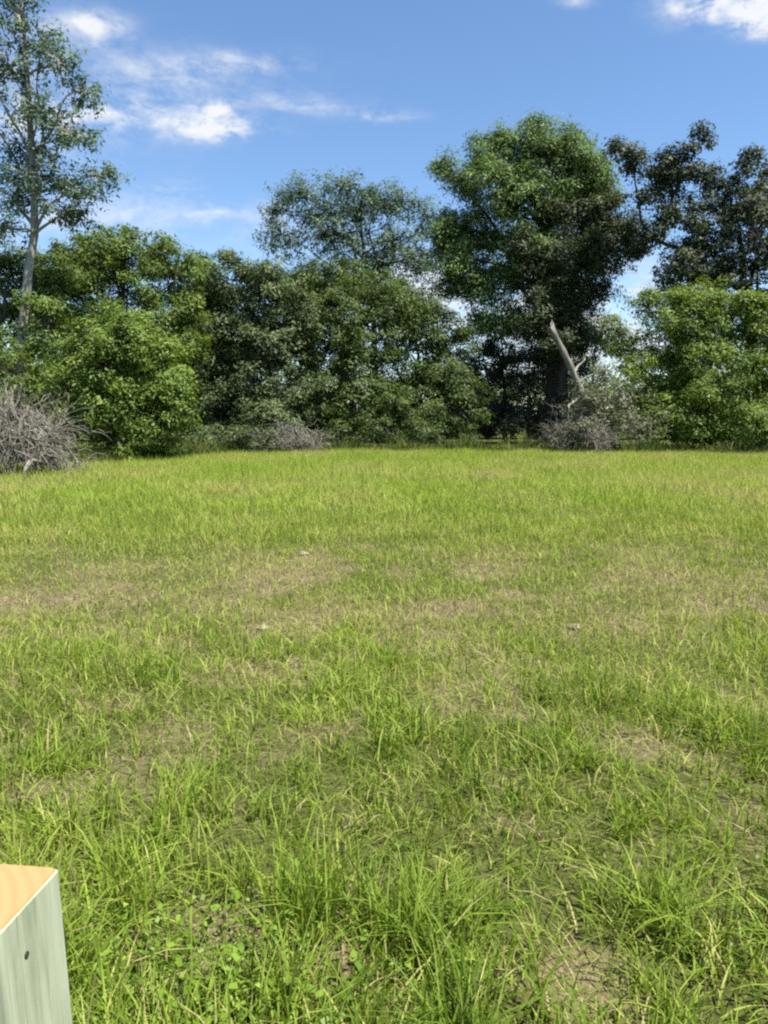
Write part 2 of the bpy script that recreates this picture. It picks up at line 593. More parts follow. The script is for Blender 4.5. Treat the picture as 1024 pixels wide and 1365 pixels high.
def ground_mat():
    mt, N, L = new_mat('turf_soil')
    tc = N.new('ShaderNodeTexCoord')

    def noise(sc, det, ro=0.6):
        n = N.new('ShaderNodeTexNoise')
        n.inputs['Scale'].default_value = sc
        n.inputs['Detail'].default_value = det
        n.inputs['Roughness'].default_value = ro
        L.new(tc.outputs['Object'], n.inputs['Vector'])
        return n.outputs[0]

    def ramp(src, stops):
        cr = N.new('ShaderNodeValToRGB')
        el = cr.color_ramp.elements
        el[0].position, el[0].color = stops[0][0], (*stops[0][1], 1)
        el[1].position, el[1].color = stops[1][0], (*stops[1][1], 1)
        for p, c in stops[2:]:
            e = el.new(p)
            e.color = (*c, 1)
        L.new(src, cr.inputs[0])
        return cr.outputs[0]
    fine = noise(38, 8, 0.7)
    soil = ramp(fine, [(0.3, (.034, .029, .014)), (0.7, (.27, .225, .13)), (0.52, (.125, .103, .054))])
    turf = ramp(noise(60, 6, 0.7), [(0.3, (.022, .028, .008)), (0.72, (.11, .11, .034)), (0.5, (.05, .06, .015))])
    at_ = N.new('ShaderNodeAttribute')
    at_.attribute_name = "bare"
    mp = N.new('ShaderNodeMapRange')
    mp.inputs['From Min'].default_value = 0.2
    mp.inputs['From Max'].default_value = 0.65
    L.new(at_.outputs['Fac'], mp.inputs['Value'])
    mx = N.new('ShaderNodeMix')
    mx.data_type = 'RGBA'
    L.new(mp.outputs[0], mx.inputs['Factor'])
    L.new(turf, mx.inputs['A'])
    L.new(soil, mx.inputs['B'])
    p = N.new('ShaderNodeBsdfPrincipled')
    p.inputs['Roughness'].default_value = 0.95
    p.inputs['Specular IOR Level'].default_value = 0.1
    L.new(mx.outputs['Result'], p.inputs['Base Color'])
    b = N.new('ShaderNodeBump')
    b.inputs['Strength'].default_value = 0.7
    b.inputs['Distance'].default_value = 0.02
    L.new(fine, b.inputs['Height'])
    L.new(b.outputs[0], p.inputs['Normal'])
    o = N.new('ShaderNodeOutputMaterial')
    L.new(p.outputs[0], o.inputs[0])
    return mt


ground = mesh_obj('ground', Vg, Fg, ground_mat(), smooth=True)
tag(ground, 'grassy vacant lot with thin worn patches of bare soil', 'ground', kind='structure')
ab = ground.data.attributes.new("bare", 'FLOAT', 'POINT')
ab.data.foreach_set("value", bareness(Vg[:, 0], Vg[:, 1]).astype(np.float32) * (np.abs(Vg[:, 0]) < 40) * (Vg[:, 1] < 40))

# ------------------------------------------------------------------ trees
tree('slender_tree', 'tall slender tree with pale grey trunk and sparse airy crown above the other trees', 30.0,
     [(30, 25, 26, 42), (84, 88, 30, 26), (14, 92, 36, 34), (112, 118, 28, 24), (58, 150, 44, 26), (20, 190, 44, 30),
      (98, 182, 40, 26), (134, 234, 32, 20), (70, 238, 50, 28), (20, 262, 36, 26), (92, 284, 40, 20), (-40, 110, 40, 50),
      (-50, 220, 44, 46), (28, -50, 24, 46), (55, 60, 28, 24), (-20, 30, 30, 40), (10, 305, 40, 18), (120, 262, 30, 16)],
     [(22, 606), (29, 450), (42, 330), (46, 250), (40, 150), (32, 50), (28, -70)], 0.22, 'slender', 'bark_pale',
     n=18000, size=0.18, clump=0.40, per=28, shell=0.2, seed=1, fork=0.45, flat=0.8)
tree('leafy_tree', 'olive green rounded tree behind the pale slender trunk and the grey brush heap', 31.5,
     [(5, 395, 58, 58, 2.0), (48, 500, 62, 50, -3.0), (-60, 400, 80, 80, 1), (20, 550, 80, 46, -3.0), (-70, 520, 70, 70, -2), (66, 356, 30, 24, 2), (85, 440, 30, 50, -1.5), (15, 345, 30, 20, 2), (-30, 340, 40, 26, 1), (60, 400, 30, 40, 2)],
     [(-5, 606), (0, 480), (8, 380)], 0.2, 'olive', n=26000, size=0.17, seed=2)
tree('leafy_tree', 'broad yellow-green tree with bumpy top right of the pale slender trunk', 33.5,
     [(120, 350, 46, 34), (178, 345, 46, 30), (232, 372, 36, 36), (150, 425, 64, 62), (88, 400, 50, 56), (215, 440, 50, 52),
      (150, 520, 80, 60), (160, 322, 26, 16), (205, 330, 26, 18), (100, 330, 24, 18)],
     [(150, 603), (155, 480), (165, 360)], 0.22, 'olive', n=34000, size=0.17, seed=3, bias=0.08)
tree('leafy_tree', 'bright green low tree jutting forward beside the grey brush heap', 27.0,
     [(160, 475, 50, 44), (208, 498, 44, 50), (150, 548, 54, 44), (206, 560, 40, 40), (112, 520, 38, 54), (235, 530, 20, 40),
      (165, 430, 28, 20)],
     [(165, 614), (168, 550), (172, 470)], 0.13, 'bright', n=26000, size=0.15, clump=0.4, seed=4, bias=0.04)
tree('leafy_tree', 'dull grey-olive tree standing between the bright low tree and the dark thicket', 36.0,
     [(308, 378, 46, 30), (352, 396, 46, 36), (300, 448, 54, 58), (362, 478, 54, 62), (302, 540, 54, 46), (388, 440, 30, 46),
      (275, 400, 30, 40), (320, 352, 22, 16), (255, 480, 30, 60), (370, 555, 50, 34)],
     [(330, 600), (332, 480), (330, 380)], 0.22, 'greyolive', n=34000, size=0.17, seed=5, bias=-0.04)
tree('leafy_tree', 'dark olive tree filling the dip between the yellow-green and grey-olive trees', 38.0,
     [(262, 385, 30, 30), (262, 440, 34, 40), (240, 500, 40, 60), (290, 520, 40, 60), (265, 355, 18, 14)],
     [(262, 598), (262, 500), (262, 390)], 0.18, 'olive', n=15000, size=0.17, seed=41, bias=-0.12)
tree('leafy_tree', 'dark green tree filling the dip left of the pointed dark thicket tree', 39.0,
     [(395, 390, 30, 26), (400, 440, 30, 40), (372, 380, 20, 18), (470, 375, 26, 22), (545, 415, 34, 24), (520, 390, 22, 18)],
     [(400, 597), (402, 500), (405, 400)], 0.18, 'mid', n=14000, size=0.17, seed=42, bias=-0.1)
tree('lacy_tree', 'tall lacy tree with thin see-through crown rising behind the dark thicket', 47.0,
     [(400, 262, 40, 24), (458, 250, 40, 18), (530, 272, 40, 24), (378, 318, 34, 28), (448, 316, 52, 34), (528, 328, 42, 34),
      (568, 290, 22, 26), (420, 368, 44, 28), (500, 385, 54, 34), (475, 280, 40, 20), (560, 350, 30, 28), (365, 280, 20, 18), (495, 262, 34, 18), (490, 345, 50, 34), (590, 330, 18, 22), (430, 290, 36, 24)],
     [(498, 592), (500, 460), (492, 380), (480, 290)], 0.24, 'sparse', n=36000, size=0.19, clump=0.45, per=26, shell=0.15,
     seed=6, fork=0.4, flat=0.9)
tree('thicket_tree', 'dark green leafy tree with pointed tips in the middle of the thicket', 37.0,
     [(430, 385, 30, 34), (500, 380, 18, 28), (442, 455, 46, 56), (500, 452, 46, 44), (470, 528, 64, 50), (415, 540, 40, 50), (460, 415, 38, 34), (400, 400, 26, 34), (520, 415, 34, 26)],
     [(455, 598), (458, 500), (455, 400)], 0.2, 'mid', n=26000, size=0.17, seed=7)
tree('thicket_tree', 'dark olive thicket tree left of the deep shade under the big tree', 38.5,
     [(545, 470, 44, 48), (560, 540, 50, 50), (592, 490, 34, 46), (530, 418, 36, 26), (610, 545, 36, 44), (520, 540, 40, 46), (575, 430, 30, 22), (600, 455, 26, 24), (560, 400, 22, 18)],
     [(560, 596), (560, 520), (556, 450)], 0.18, 'mid', n=22000, size=0.17, seed=8, bias=-0.1)
tree('big_tree', 'largest tree with dense dark green domed crown over deep shade', 42.5,
     [(690, 205, 50, 34), (648, 250, 42, 28), (742, 235, 52, 44), (614, 300, 32, 26), (690, 290, 60, 44),
      (790, 262, 34, 34), (715, 350, 46, 36), (638, 352, 36, 36), (598, 226, 17, 15),
      (715, 185, 40, 22), (610, 330, 24, 28), (765, 205, 26, 24), (655, 385, 34, 22), (760, 440, 34, 30), (600, 370, 26, 24), (590, 320, 18, 22), (670, 430, 40, 22), (770, 240, 30, 26)],
     [(738, 593), (738, 500), (745, 430), (730, 330), (715, 240)], 0.5, 'oak', n=64000, size=0.18, clump=0.62, seed=9, fork=0.4, bias=0.04)
tree('dark_green_tree', 'very dark green tree pressed against the lower right of the big domed tree', 40.5,  # separate dark-leaved tree, dark by its own leaf colour
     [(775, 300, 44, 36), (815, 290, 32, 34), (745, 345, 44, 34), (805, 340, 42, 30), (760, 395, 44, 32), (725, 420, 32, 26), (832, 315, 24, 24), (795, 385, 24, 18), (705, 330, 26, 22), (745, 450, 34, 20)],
     [(752, 594), (752, 500), (758, 420), (770, 330)], 0.3, 'darkgreen', n=34000, size=0.18, clump=0.55, seed=40, fork=0.4)
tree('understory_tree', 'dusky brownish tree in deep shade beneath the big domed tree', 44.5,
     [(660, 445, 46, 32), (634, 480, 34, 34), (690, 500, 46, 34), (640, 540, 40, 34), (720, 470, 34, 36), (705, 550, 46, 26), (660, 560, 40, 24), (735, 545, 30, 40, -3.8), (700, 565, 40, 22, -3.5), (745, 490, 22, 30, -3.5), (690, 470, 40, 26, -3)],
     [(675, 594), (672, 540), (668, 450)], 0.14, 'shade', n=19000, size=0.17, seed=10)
tree('dark_tree', 'dark brownish tree with ragged limbs reaching toward the big domed tree', 38.0,
     [(1000, 325, 60, 46), (938, 345, 40, 30), (1012, 250, 34, 34), (1062, 290, 56, 70), (985, 380, 56, 26),
      (842, 216, 22, 14, 0, .9), (866, 232, 16, 12, 0, .9), (884, 262, 22, 18, 0, .9), (900, 238, 16, 14, 0, .9), (932, 188, 16, 14, 0, 1.0), (905, 208, 20, 12, 0, .9), (876, 292, 14, 12, 0, .9), (1000, 215, 18, 14),
      (918, 300, 16, 12), (1080, 400, 60, 60), (945, 222, 10, 16, 0, .9), (858, 262, 14, 14, 0, .9), (905, 355, 30, 24), (915, 385, 34, 20), (880, 318, 14, 10), (830, 200, 18, 14), (915, 236, 18, 18), (882, 226, 20, 16), (955, 300, 22, 22), (972, 262, 20, 24), (940, 318, 20, 18), (905, 285, 18, 14), (865, 310, 14, 12), (925, 270, 16, 14), (950, 245, 16, 18)],
     [(1015, 597), (1010, 480), (990, 380), (985, 300)], 0.34, 'oakdark', n=30000, size=0.20, clump=0.5, per=46, seed=11, fork=0.5, limb_n=5,
     extra_limbs=[[(985, 385, 38), (930, 340, 38), (880, 325, 38.2), (850, 290, 38.4), (845, 220, 38.4)],
                  [(880, 325, 38.2), (895, 270, 38), (925, 200, 38)]])
tree('bushy_tree', 'lime green bushy tree leafy to the ground right of the leaning dead trunk', 34.5,
     [(900, 418, 42, 34), (958, 425, 52, 44), (1012, 448, 44, 54), (880, 478, 44, 46), (950, 508, 64, 54), (1012, 538, 54, 56),
      (900, 556, 54, 36), (862, 410, 18, 24), (935, 392, 26, 14), (970, 565, 60, 30), (1050, 480, 40, 60)],
     [(945, 601), (945, 520), (950, 420)], 0.2, 'lime', n=46000, size=0.16, clump=0.5, seed=12)
tree('small_tree', 'small green tree seen in the gap behind the leaning dead trunk', 45.0,
     [(802, 442, 32, 20), (775, 475, 30, 28), (820, 460, 18, 18), (760, 520, 40, 40), (790, 540, 40, 40)],
     [(790, 590), (788, 520), (795, 450)], 0.14, 'mid', n=9000, size=0.18, seed=13, bias=0.15)
tree('shrub', 'grey-green viny shrub tangled round the leaning dead trunk', 33.0,
     [(790, 545, 36, 36), (828, 530, 26, 32), (806, 498, 18, 18), (845, 565, 36, 26), (766, 572, 26, 22, -.4), (782, 528, 18, 24, -.3)],
     [(805, 601), (805, 560), (808, 510)], 0.05, 'vine', 'dead', n=7500, size=0.13, clump=0.38, per=20, seed=14, cat='shrub', shell=0.2)
tree('shrub', 'low dark shrub at the foot of the grey-olive tree', 33.0,
     [(268, 588, 34, 18), (310, 586, 34, 18), (345, 582, 24, 18)],
     [(300, 604), (300, 596), (302, 585)], 0.04, 'greyolive', n=6000, size=0.13, clump=0.3, per=30, seed=15, cat='shrub')
tree('shrub', 'low dark shrub at the foot of the thicket beside the small twig heap', 36.0,
     [(460, 575, 34, 18), (510, 572, 34, 20), (560, 574, 30, 18)],
     [(505, 598), (505, 590), (508, 575)], 0.04, 'mid', n=6500, size=0.14, clump=0.32, per=30, seed=16, cat='shrub', bias=-0.1)
# trees just past the frame edges, so the wood goes on to either side
tree('leafy_tree', 'olive tree closing the wood beyond the grey brush heap', 33.0,
     [(-190, 380, 80, 70), (-160, 470, 80, 80), (-250, 480, 80, 80), (-180, 560, 90, 50)],
     [(-190, 604), (-190, 480), (-190, 380)], 0.2, 'olive', n=14000, size=0.19, seed=17)
tree('leafy_tree', 'green tree closing the wood beyond the lime bushy tree', 36.0,
     [(1170, 400, 80, 80), (1130, 500, 60, 80), (1210, 500, 70, 80), (1150, 560, 80, 40)],
     [(1165, 600), (1165, 480), (1165, 400)], 0.2, 'mid', n=12000, size=0.19, seed=18)
# deeper rows that close the gaps at eye level
for q, (x, D, top, wd, lab) in enumerate([
        (20, 47, 420, 90, 'shaded wood tree glimpsed behind the pale slender trunk'),
        (140, 49, 400, 80, 'shaded wood tree glimpsed behind the broad yellow-green tree'),
        (330, 46, 420, 80, 'shaded wood tree glimpsed behind the dull twig heap and grey-olive tree'),
        (250, 50, 430, 90, 'shaded wood tree glimpsed between the yellow-green and grey-olive trees'),
        (420, 53, 440, 90, 'shaded wood tree glimpsed behind the pointed dark thicket tree'),
        (600, 52, 470, 80, 'shaded wood tree glimpsed behind the dark olive thicket tree'),
        (705, 54, 465, 70, 'shaded wood tree glimpsed behind the dusky understory tree'),
        (930, 52, 450, 90, 'shaded wood tree glimpsed behind the lime bushy tree')]):
    hgt = (590 - top) / 2
    tree('wood_tree', lab, D,
         [(x, top + hgt * .6, wd * .6, hgt * .6), (x - wd * .5, top + hgt * 1.2, wd * .5, hgt * .7), (x + wd * .5, top + hgt * 1.15, wd * .5, hgt * .7), (x, top + hgt * 1.5, wd * .8, hgt * .5)],
         [(x, 588), (x, top + hgt), (x, top + hgt * .5)], 0.2, 'shade' if q == 6 else 'mid', n=8500, size=0.26, seed=30 + q, bias=-0.12)


# a far wood, one dark mass closing the horizon between the trunks
def far_wood():
    r = np.random.default_rng(91)
    m_ = 1000
    ang = r.uniform(-1.2, 1.2, m_)
    D = r.uniform(62, 74, m_)
    hh = 3.2 + 2.2 * fbm(ang * 40 + 100, ang * 0 + 2, 4.0, 8, 3)
    x, y = D * np.tan(ang) * 0.9, D
    C = np.stack([x, y, r.random(m_) ** 0.8 * hh], 1)
    O = norm(np.stack([r.normal(0, .4, m_), -np.ones(m_), r.uniform(0, 1, m_)], 1))
    V, Fq, t = leaves(C, r.uniform(.9, 1.7, m_), O, np.full(m_, 36.0), 0.6, r, np.clip(r.normal(.4, .2, m_), 0, 1))
    V[:, 2] = np.maximum(V[:, 2], 0.0)
    o = mesh_obj('distant_woods', V, Fq, M['mid'], tint=t)
    tag(o, 'low dark far wood glimpsed between the trunks', 'woods', kind='stuff')


far_wood()


# ------------------------------------------------------------------ leaning dead trunk
def dead_trunk():
    D = 33.6
    pts = [at(800, 602, D), at(790, 560, D), at(772, 514, D), at(754, 474, D - .2), at(735, 437, D - .35)]
    pts[0][2] = float(ground_z(pts[0][0], pts[0][1])) - 0.08
    root = empty('dead_trunk', pts[0], 'leaning pale dead tree trunk broken off at its top', 'dead tree')
    P = np.array(pts)
    s = np.linspace(0, 1, 5)
    t = np.linspace(0, 1, 16)
    path = np.stack([np.interp(t, s, P[:, q]) for q in range(3)], 1)
    r = np.random.default_rng(5)
    path[1:-1] += r.normal(0, 0.02, path[1:-1].shape)
    V, Q, T3 = tube(path, np.linspace(0.20, 0.115, 16) * (1 + r.normal(0, .07, 16)), 10)
    V[:-11] += r.normal(0, 0.010, (len(V) - 11, 3))
    V[-11:-1] += r.normal(0, 0.05, (10, 3)) + np.outer(np.abs(r.normal(0, .16, 10)), np.array([-.45, 0, .85]))
    V[-1] += np.array([.03, 0, -.15])
    mesh_obj('trunk', V, [Q, T3], M['snag'], root, smooth=True)
    for (a, b) in [((772, 512), (797, 488)), ((774, 525), (756, 560)), ((764, 498), (780, 478)), ((778, 560), (800, 530)), ((776, 540), (752, 590))]:
        p = wander(at(*a, D), at(*b, D + r.uniform(-.8, .4)), 8, 0.06, r)
        V, Q, T3 = tube(p, np.linspace(0.075, 0.02, 8), 6)
        mesh_obj('broken_limb', V, [Q, T3], M['bark_pale'], root, smooth=True)


dead_trunk()


# ------------------------------------------------------------------ brush heaps
def brush(name, label, cx, cy, rx, ry, h, nb, seed, mats=('dead', 'dead_dark'), rmax=0.04, twigs=600, arch=0.25):
    r = np.random.default_rng(seed)
    gz = float(ground_z(cx, cy))
    root = empty(name, (cx, cy, gz), label, 'brush pile')

    def stick(scale):
        az = r.uniform(0, 2 * np.pi)
        rr = r.uniform(0.0, 0.6) ** 1.2
        a = np.array([cx + rx * rr * math.cos(az), cy + ry * rr * math.sin(az), gz + h * r.uniform(0.55, 1.0) * (1 - rr * 0.5)])
        az2 = az + r.normal(0, 1.1)
        re = r.uniform(0.55, 1.08)
        b = np.array([cx + rx * re * math.cos(az2), cy + ry * re * math.sin(az2), gz + h * max(0, (1 - re)) * r.uniform(0, .8) + 0.03])
        if r.random() < 0.45:      # some lie across
            a = np.array([cx + rx * r.uniform(-.9, .9), cy + ry * r.uniform(-.9, .9), gz + h * r.uniform(.05, .6)])
            b = a + norm(r.normal(size=3) * np.array([1, 1, .35])) * rx * r.uniform(.35, .75)
            b[2] = max(b[2], gz + .03)
        if r.random() < 0.14:     # and some poke out of the top
            az3, q3 = r.uniform(0, 6.28), r.uniform(0, .7)
            a = np.array([cx + rx * q3 * math.cos(az3), cy + ry * q3 * math.sin(az3), gz + h * .3])
            b = a + np.array([r.normal(0, .3) * rx, r.normal(0, .3) * ry, h * r.uniform(.35, .95)])
        p = wander(a, b, 8, 0.05 * scale, r, arch * r.uniform(0.1, 1))
        return p
    for q in range(nb):
        p = stick(1.0)
        r0 = (0.25 + 0.95 * r.random() ** 3) * rmax
        V, Q, T3 = tube(p, np.linspace(r0, r0 * 0.3, 8) * r.uniform(.8, 1.2, 8), 6)
        Vs, Qs, Ts, off = [V], [Q], [T3], len(V)
        for s in range(3):
            k = r.integers(2, 7)
            e = p[k] + norm(p[min(k + 1, 7)] - p[k - 1]) * r.uniform(.2, .6) + r.normal(0, .16, 3)
            e[2] = max(e[2], gz + .02)
            V2, Q2, T2 = tube(wander(p[k], e, 4, .06, r), [r0 * .5, r0 * .4, r0 * .3, r0 * .12], 4)
            Vs.append(V2), Qs.append(Q2 + off), Ts.append(T2 + off)
            off += len(V2)
        mesh_obj('branch', np.concatenate(Vs), [np.concatenate(Qs), np.concatenate(Ts)], M[mats[0] if r.random() < .72 else mats[1]], root, smooth=True)
    Vs, Qs, off = [], [], 0
    for q in range(twigs):
        p = stick(2.0)
        i0 = r.integers(0, 4)
        p = p[i0:i0 + 5] + r.normal(0, .06, 3)
        p[:, 2] = np.maximum(p[:, 2], gz + .01)
        V, Q, T3 = tube(p, np.linspace(.011, .004, len(p)), 3)
        Vs.append(V), Qs.append(Q + off)
        off += len(V)
    tw = mesh_obj('twigs', np.concatenate(Vs), np.concatenate(Qs), M[mats[0]], root)
    tw["kind"] = "stuff"
    # brown dead leaves still clinging in the heap
    m_ = 70
    th, q = r.uniform(0, 6.28, m_), r.random(m_) ** .5
    C = np.stack([cx + rx * q * np.cos(th) * .85, cy + ry * q * np.sin(th) * .85, gz + h * (1 - q) * r.uniform(.2, .9, m_) + .05], 1)
    V, Fq, t = leaves(C, np.full(m_, .22), norm(r.normal(size=(m_, 3))), np.full(m_, 9.0), .11, r, r.random(m_))
    dl = mesh_obj('dead_leaves', V, Fq, M['deadleaf'], root, tint=t)
    dl["kind"] = "stuff"
    return root


c = onground(18, 637)
brush('brush_pile', 'big heap of bare grey dead branches under the olive trees', c[0] - 0.45, c[1] + 1.2, 1.6, 1.5, 2.05, 130, 3, rmax=0.06, twigs=1300)
c = onground(392, 601)
brush('brush_pile', 'small heap of grey twigs at the foot of the pointed dark thicket tree', c[0], 33.4, 1.5, 1.0, 1.15, 60, 4, rmax=0.035, twigs=700)
c = onground(752, 602)
brush('brush_pile', 'low grey tangle of fallen branches round the leaning dead trunk', c[0] + .5, 33.0, 1.5, 1.0, 1.7, 80, 6, rmax=0.035, twigs=1000)


# ------------------------------------------------------------------ wooden post
def post_mats():
    mt, N, L = new_mat('treated_wood')
    tc = N.new('ShaderNodeTexCoord')
    mp = N.new('ShaderNodeMapping')
    mp.inputs['Scale'].default_value = (14, 14, 0.9)
    L.new(tc.outputs['Object'], mp.inputs[0])
    n = N.new('ShaderNodeTexNoise')
    n.inputs['Scale'].default_value = 3.0
    n.inputs['Detail'].default_value = 8
    n.inputs['Roughness'].default_value = 0.62
    n.inputs['Distortion'].default_value = 0.6
    L.new(mp.outputs[0], n.inputs['Vector'])
    cr = N.new('ShaderNodeValToRGB')
    cr.color_ramp.elements[0].position, cr.color_ramp.elements[0].color = 0.24, (.19, .215, .135, 1)
    cr.color_ramp.elements[1].position, cr.color_ramp.elements[1].color = 0.66, (.40, .435, .305, 1)
    L.new(n.outputs[0], cr.inputs[0])
    n2 = N.new('ShaderNodeTexNoise')
    n2.inputs['Scale'].default_value = 9
    n2.inputs['Detail'].default_value = 4
    L.new(tc.outputs['Object'], n2.inputs['Vector'])
    mx = N.new('ShaderNodeMix')
    mx.data_type = 'RGBA'
    mx.blend_type = 'MULTIPLY'
    mx.inputs['Factor'].default_value = 0.3
    L.new(cr.outputs[0], mx.inputs['A'])
    L.new(n2.outputs[0], mx.inputs['B'])
    p = N.new('ShaderNodeBsdfPrincipled')
    p.inputs['Roughness'].default_value = 0.8
    p.inputs['Specular IOR Level'].default_value = 0.2
    # fine drying checks and saw fuzz along the grain
    mp3 = N.new('ShaderNodeMapping')
    mp3.inputs['Scale'].default_value = (70, 70, 2.2)
    L.new(tc.outputs['Object'], mp3.inputs[0])
    n3 = N.new('ShaderNodeTexNoise')
    n3.inputs['Scale'].default_value = 2.2
    n3.inputs['Detail'].default_value = 5
    L.new(mp3.outputs[0], n3.inputs['Vector'])
    ck = N.new('ShaderNodeValToRGB')
    ck.color_ramp.elements[0].position, ck.color_ramp.elements[0].color = 0.30, (.45, .42, .36, 1)
    ck.color_ramp.elements[1].position, ck.color_ramp.elements[1].color = 0.42, (1, 1, 1, 1)
    L.new(n3.outputs[0], ck.inputs[0])
    mx2 = N.new('ShaderNodeMix')
    mx2.data_type = 'RGBA'
    mx2.blend_type = 'MULTIPLY'
    mx2.inputs['Factor'].default_value = 0.3
    L.new(mx.outputs['Result'], mx2.inputs['A'])
    L.new(ck.outputs[0], mx2.inputs['B'])
    L.new(mx2.outputs['Result'], p.inputs['Base Color'])
    b = N.new('ShaderNodeBump')
    b.inputs['Strength'].default_value = 0.25
    b.inputs['Distance'].default_value = 0.004
    L.new(n.outputs[0], b.inputs['Height'])
    L.new(b.outputs[0], p.inputs['Normal'])
    o = N.new('ShaderNodeOutputMaterial')
    L.new(p.outputs[0], o.inputs[0])
    b.inputs['Strength'].default_value = 0.5
    mt2, N, L = new_mat('end_grain')
    tc = N.new('ShaderNodeTexCoord')
    w = N.new('ShaderNodeTexWave')
    w.wave_type = 'RINGS'
    w.rings_direction = 'Z'
    w.inputs['Scale'].default_value = 16
    w.inputs['Distortion'].default_value = 1.6
    w.inputs['Detail'].default_value = 3
    mp = N.new('ShaderNodeMapping')
    mp.inputs['Location'].default_value = (0.13, 0.09, 0)
    L.new(tc.outputs['Object'], mp.inputs[0])
    L.new(mp.outputs[0], w.inputs['Vector'])
    cr = N.new('ShaderNodeValToRGB')
    cr.color_ramp.elements[0].position, cr.color_ramp.elements[0].color = 0.15, (.298, .177, .077, 1)
    cr.color_ramp.elements[1].position, cr.color_ramp.elements[1].color = 0.85, (.32, .195, .086, 1)
    L.new(w.outputs[0], cr.inputs[0])
    p = N.new('ShaderNodeBsdfPrincipled')
    p.inputs['Roughness'].default_value = 0.75
    p.inputs['Specular IOR Level'].default_value = 0.2
    L.new(cr.outputs[0], p.inputs['Base Color'])
    o = N.new('ShaderNodeOutputMaterial')
    L.new(p.outputs[0], o.inputs[0])
    mt3, N, L = new_mat('rusty_nail')
    p = N.new('ShaderNodeBsdfPrincipled')
    p.inputs['Base Color'].default_value = (.06, .05, .04, 1)
    p.inputs['Metallic'].default_value = 0.6
    p.inputs['Roughness'].default_value = 0.6
    o = N.new('ShaderNodeOutputMaterial')
    L.new(p.outputs[0], o.inputs[0])
    return mt, mt2, mt3


def wooden_post():
    wood, grain, nail_m = post_mats()
    top = 0.92
    W = 0.14
    # far right top corner of the post, and its foot
    root = empty('wooden_post', (-0.464 - W / 2, 1.02 - W / 2, 0.0), 'square pale green treated timber post with fresh orange cut top', 'post')
    rot = R(-6.5)

    def section(w, rr, n=5):
        pts = []
        for sx, sy, a0 in ((1, 1, 0), (-1, 1, 90), (-1, -1, 180), (1, -1, 270)):
            for q in range(n):
                a = R(a0 + 90 * q / (n - 1))
                pts.append((sx * (w / 2 - rr) + rr * math.cos(a), sy * (w / 2 - rr) + rr * math.sin(a)))
        return np.array(pts)
    cs, sn = math.cos(rot), math.sin(rot)
    RT = np.array([[cs, -sn], [sn, cs]])
    lean = -0.038          # top leans away from the field
    zs = [-0.25, 0.0, 0.3, 0.6, 0.8, top - 0.003, top - 0.0015]
    V = []
    for i, z in enumerate(zs):
        s = section(W if i < len(zs) - 1 else W - 0.003, 0.006) @ RT.T
        dx = lean * (z - top)
        V += [(p[0] + dx, p[1], z) for p in s]
    n = 20
    V = np.array(V)
    Q = np.array([[i * n + j, i * n + (j + 1) % n, (i + 1) * n + (j + 1) % n, (i + 1) * n + j] for i in range(len(zs) - 1) for j in range(n)])
    cap = np.array([list(range((len(zs) - 1) * n, len(zs) * n))])
    o = mesh_obj('shaft', V, [Q, cap], wood)
    o.parent = root
    # the sawn end, slightly ragged
    r = np.random.default_rng(4)
    s0 = section(W - 0.004, 0.007) @ RT.T
    V = [(p[0], p[1], top - 0.0012) for p in s0] + [(p[0] * .975, p[1] * .975, top + 0.002 + r.normal(0, .0003)) for p in s0]
    Q = np.array([[j, (j + 1) % n, n + (j + 1) % n, n + j] for j in range(n)])
    cap = np.array([list(range(n, 2 * n))])
    o = mesh_obj('sawn_top', np.array(V), [Q, cap], grain)
    o.parent = root
    # nail in the face toward the field
    for (yy, zz) in ((-0.022, top - 0.064),):
        th = np.linspace(0, 2 * np.pi, 12, endpoint=False)
        V = []
        for rad, xo in ((.0048, -0.004), (.0048, 0.0009), (.0034, 0.0018)):
            for a in th:
                loc = np.array([W / 2 + xo, yy + rad * math.cos(a)])
                pxy = RT @ loc
                V.append((pxy[0] + lean * (zz - top), pxy[1], zz + rad * math.sin(a)))
        Q = np.array([[i * 12 + j, i * 12 + (j + 1) % 12, (i + 1) * 12 + (j + 1) % 12, (i + 1) * 12 + j] for i in range(2) for j in range(12)])
        o = mesh_obj('nail', np.array(V), [Q, np.array([list(range(24, 36))])], nail_m)
        o.parent = root


wooden_post()

# ------------------------------------------------------------------ grass
GRASS = leaf_mat('grass_blade', [(0.0, (.060, .110, .010)), (0.35, (.138, .202, .024)), (0.62, (.235, .318, .046)), (0.8, (.31, .325, .088)), (1.0, (.34, .285, .13))],
                 trans=0.35, rough=0.6, spec=0.15)
STRAW = leaf_mat('dry_thatch', [(0.0, (.052, .045, .018)), (0.5, (.145, .125, .052)), (1.0, (.31, .27, .13))], trans=0.15, rough=0.8, spec=0.1)
RANK = leaf_mat('rank_weed', [(0.0, (.040, .062, .014)), (0.5, (.085, .115, .026)), (1.0, (.17, .18, .06))], trans=0.25, rough=0.65, spec=0.15)
WEED = leaf_mat('weed_leaf', [(0.0, (.06, .115, .010)), (0.5, (.12, .20, .02)), (1.0, (.20, .28, .04))], trans=0.3, rough=0.5)


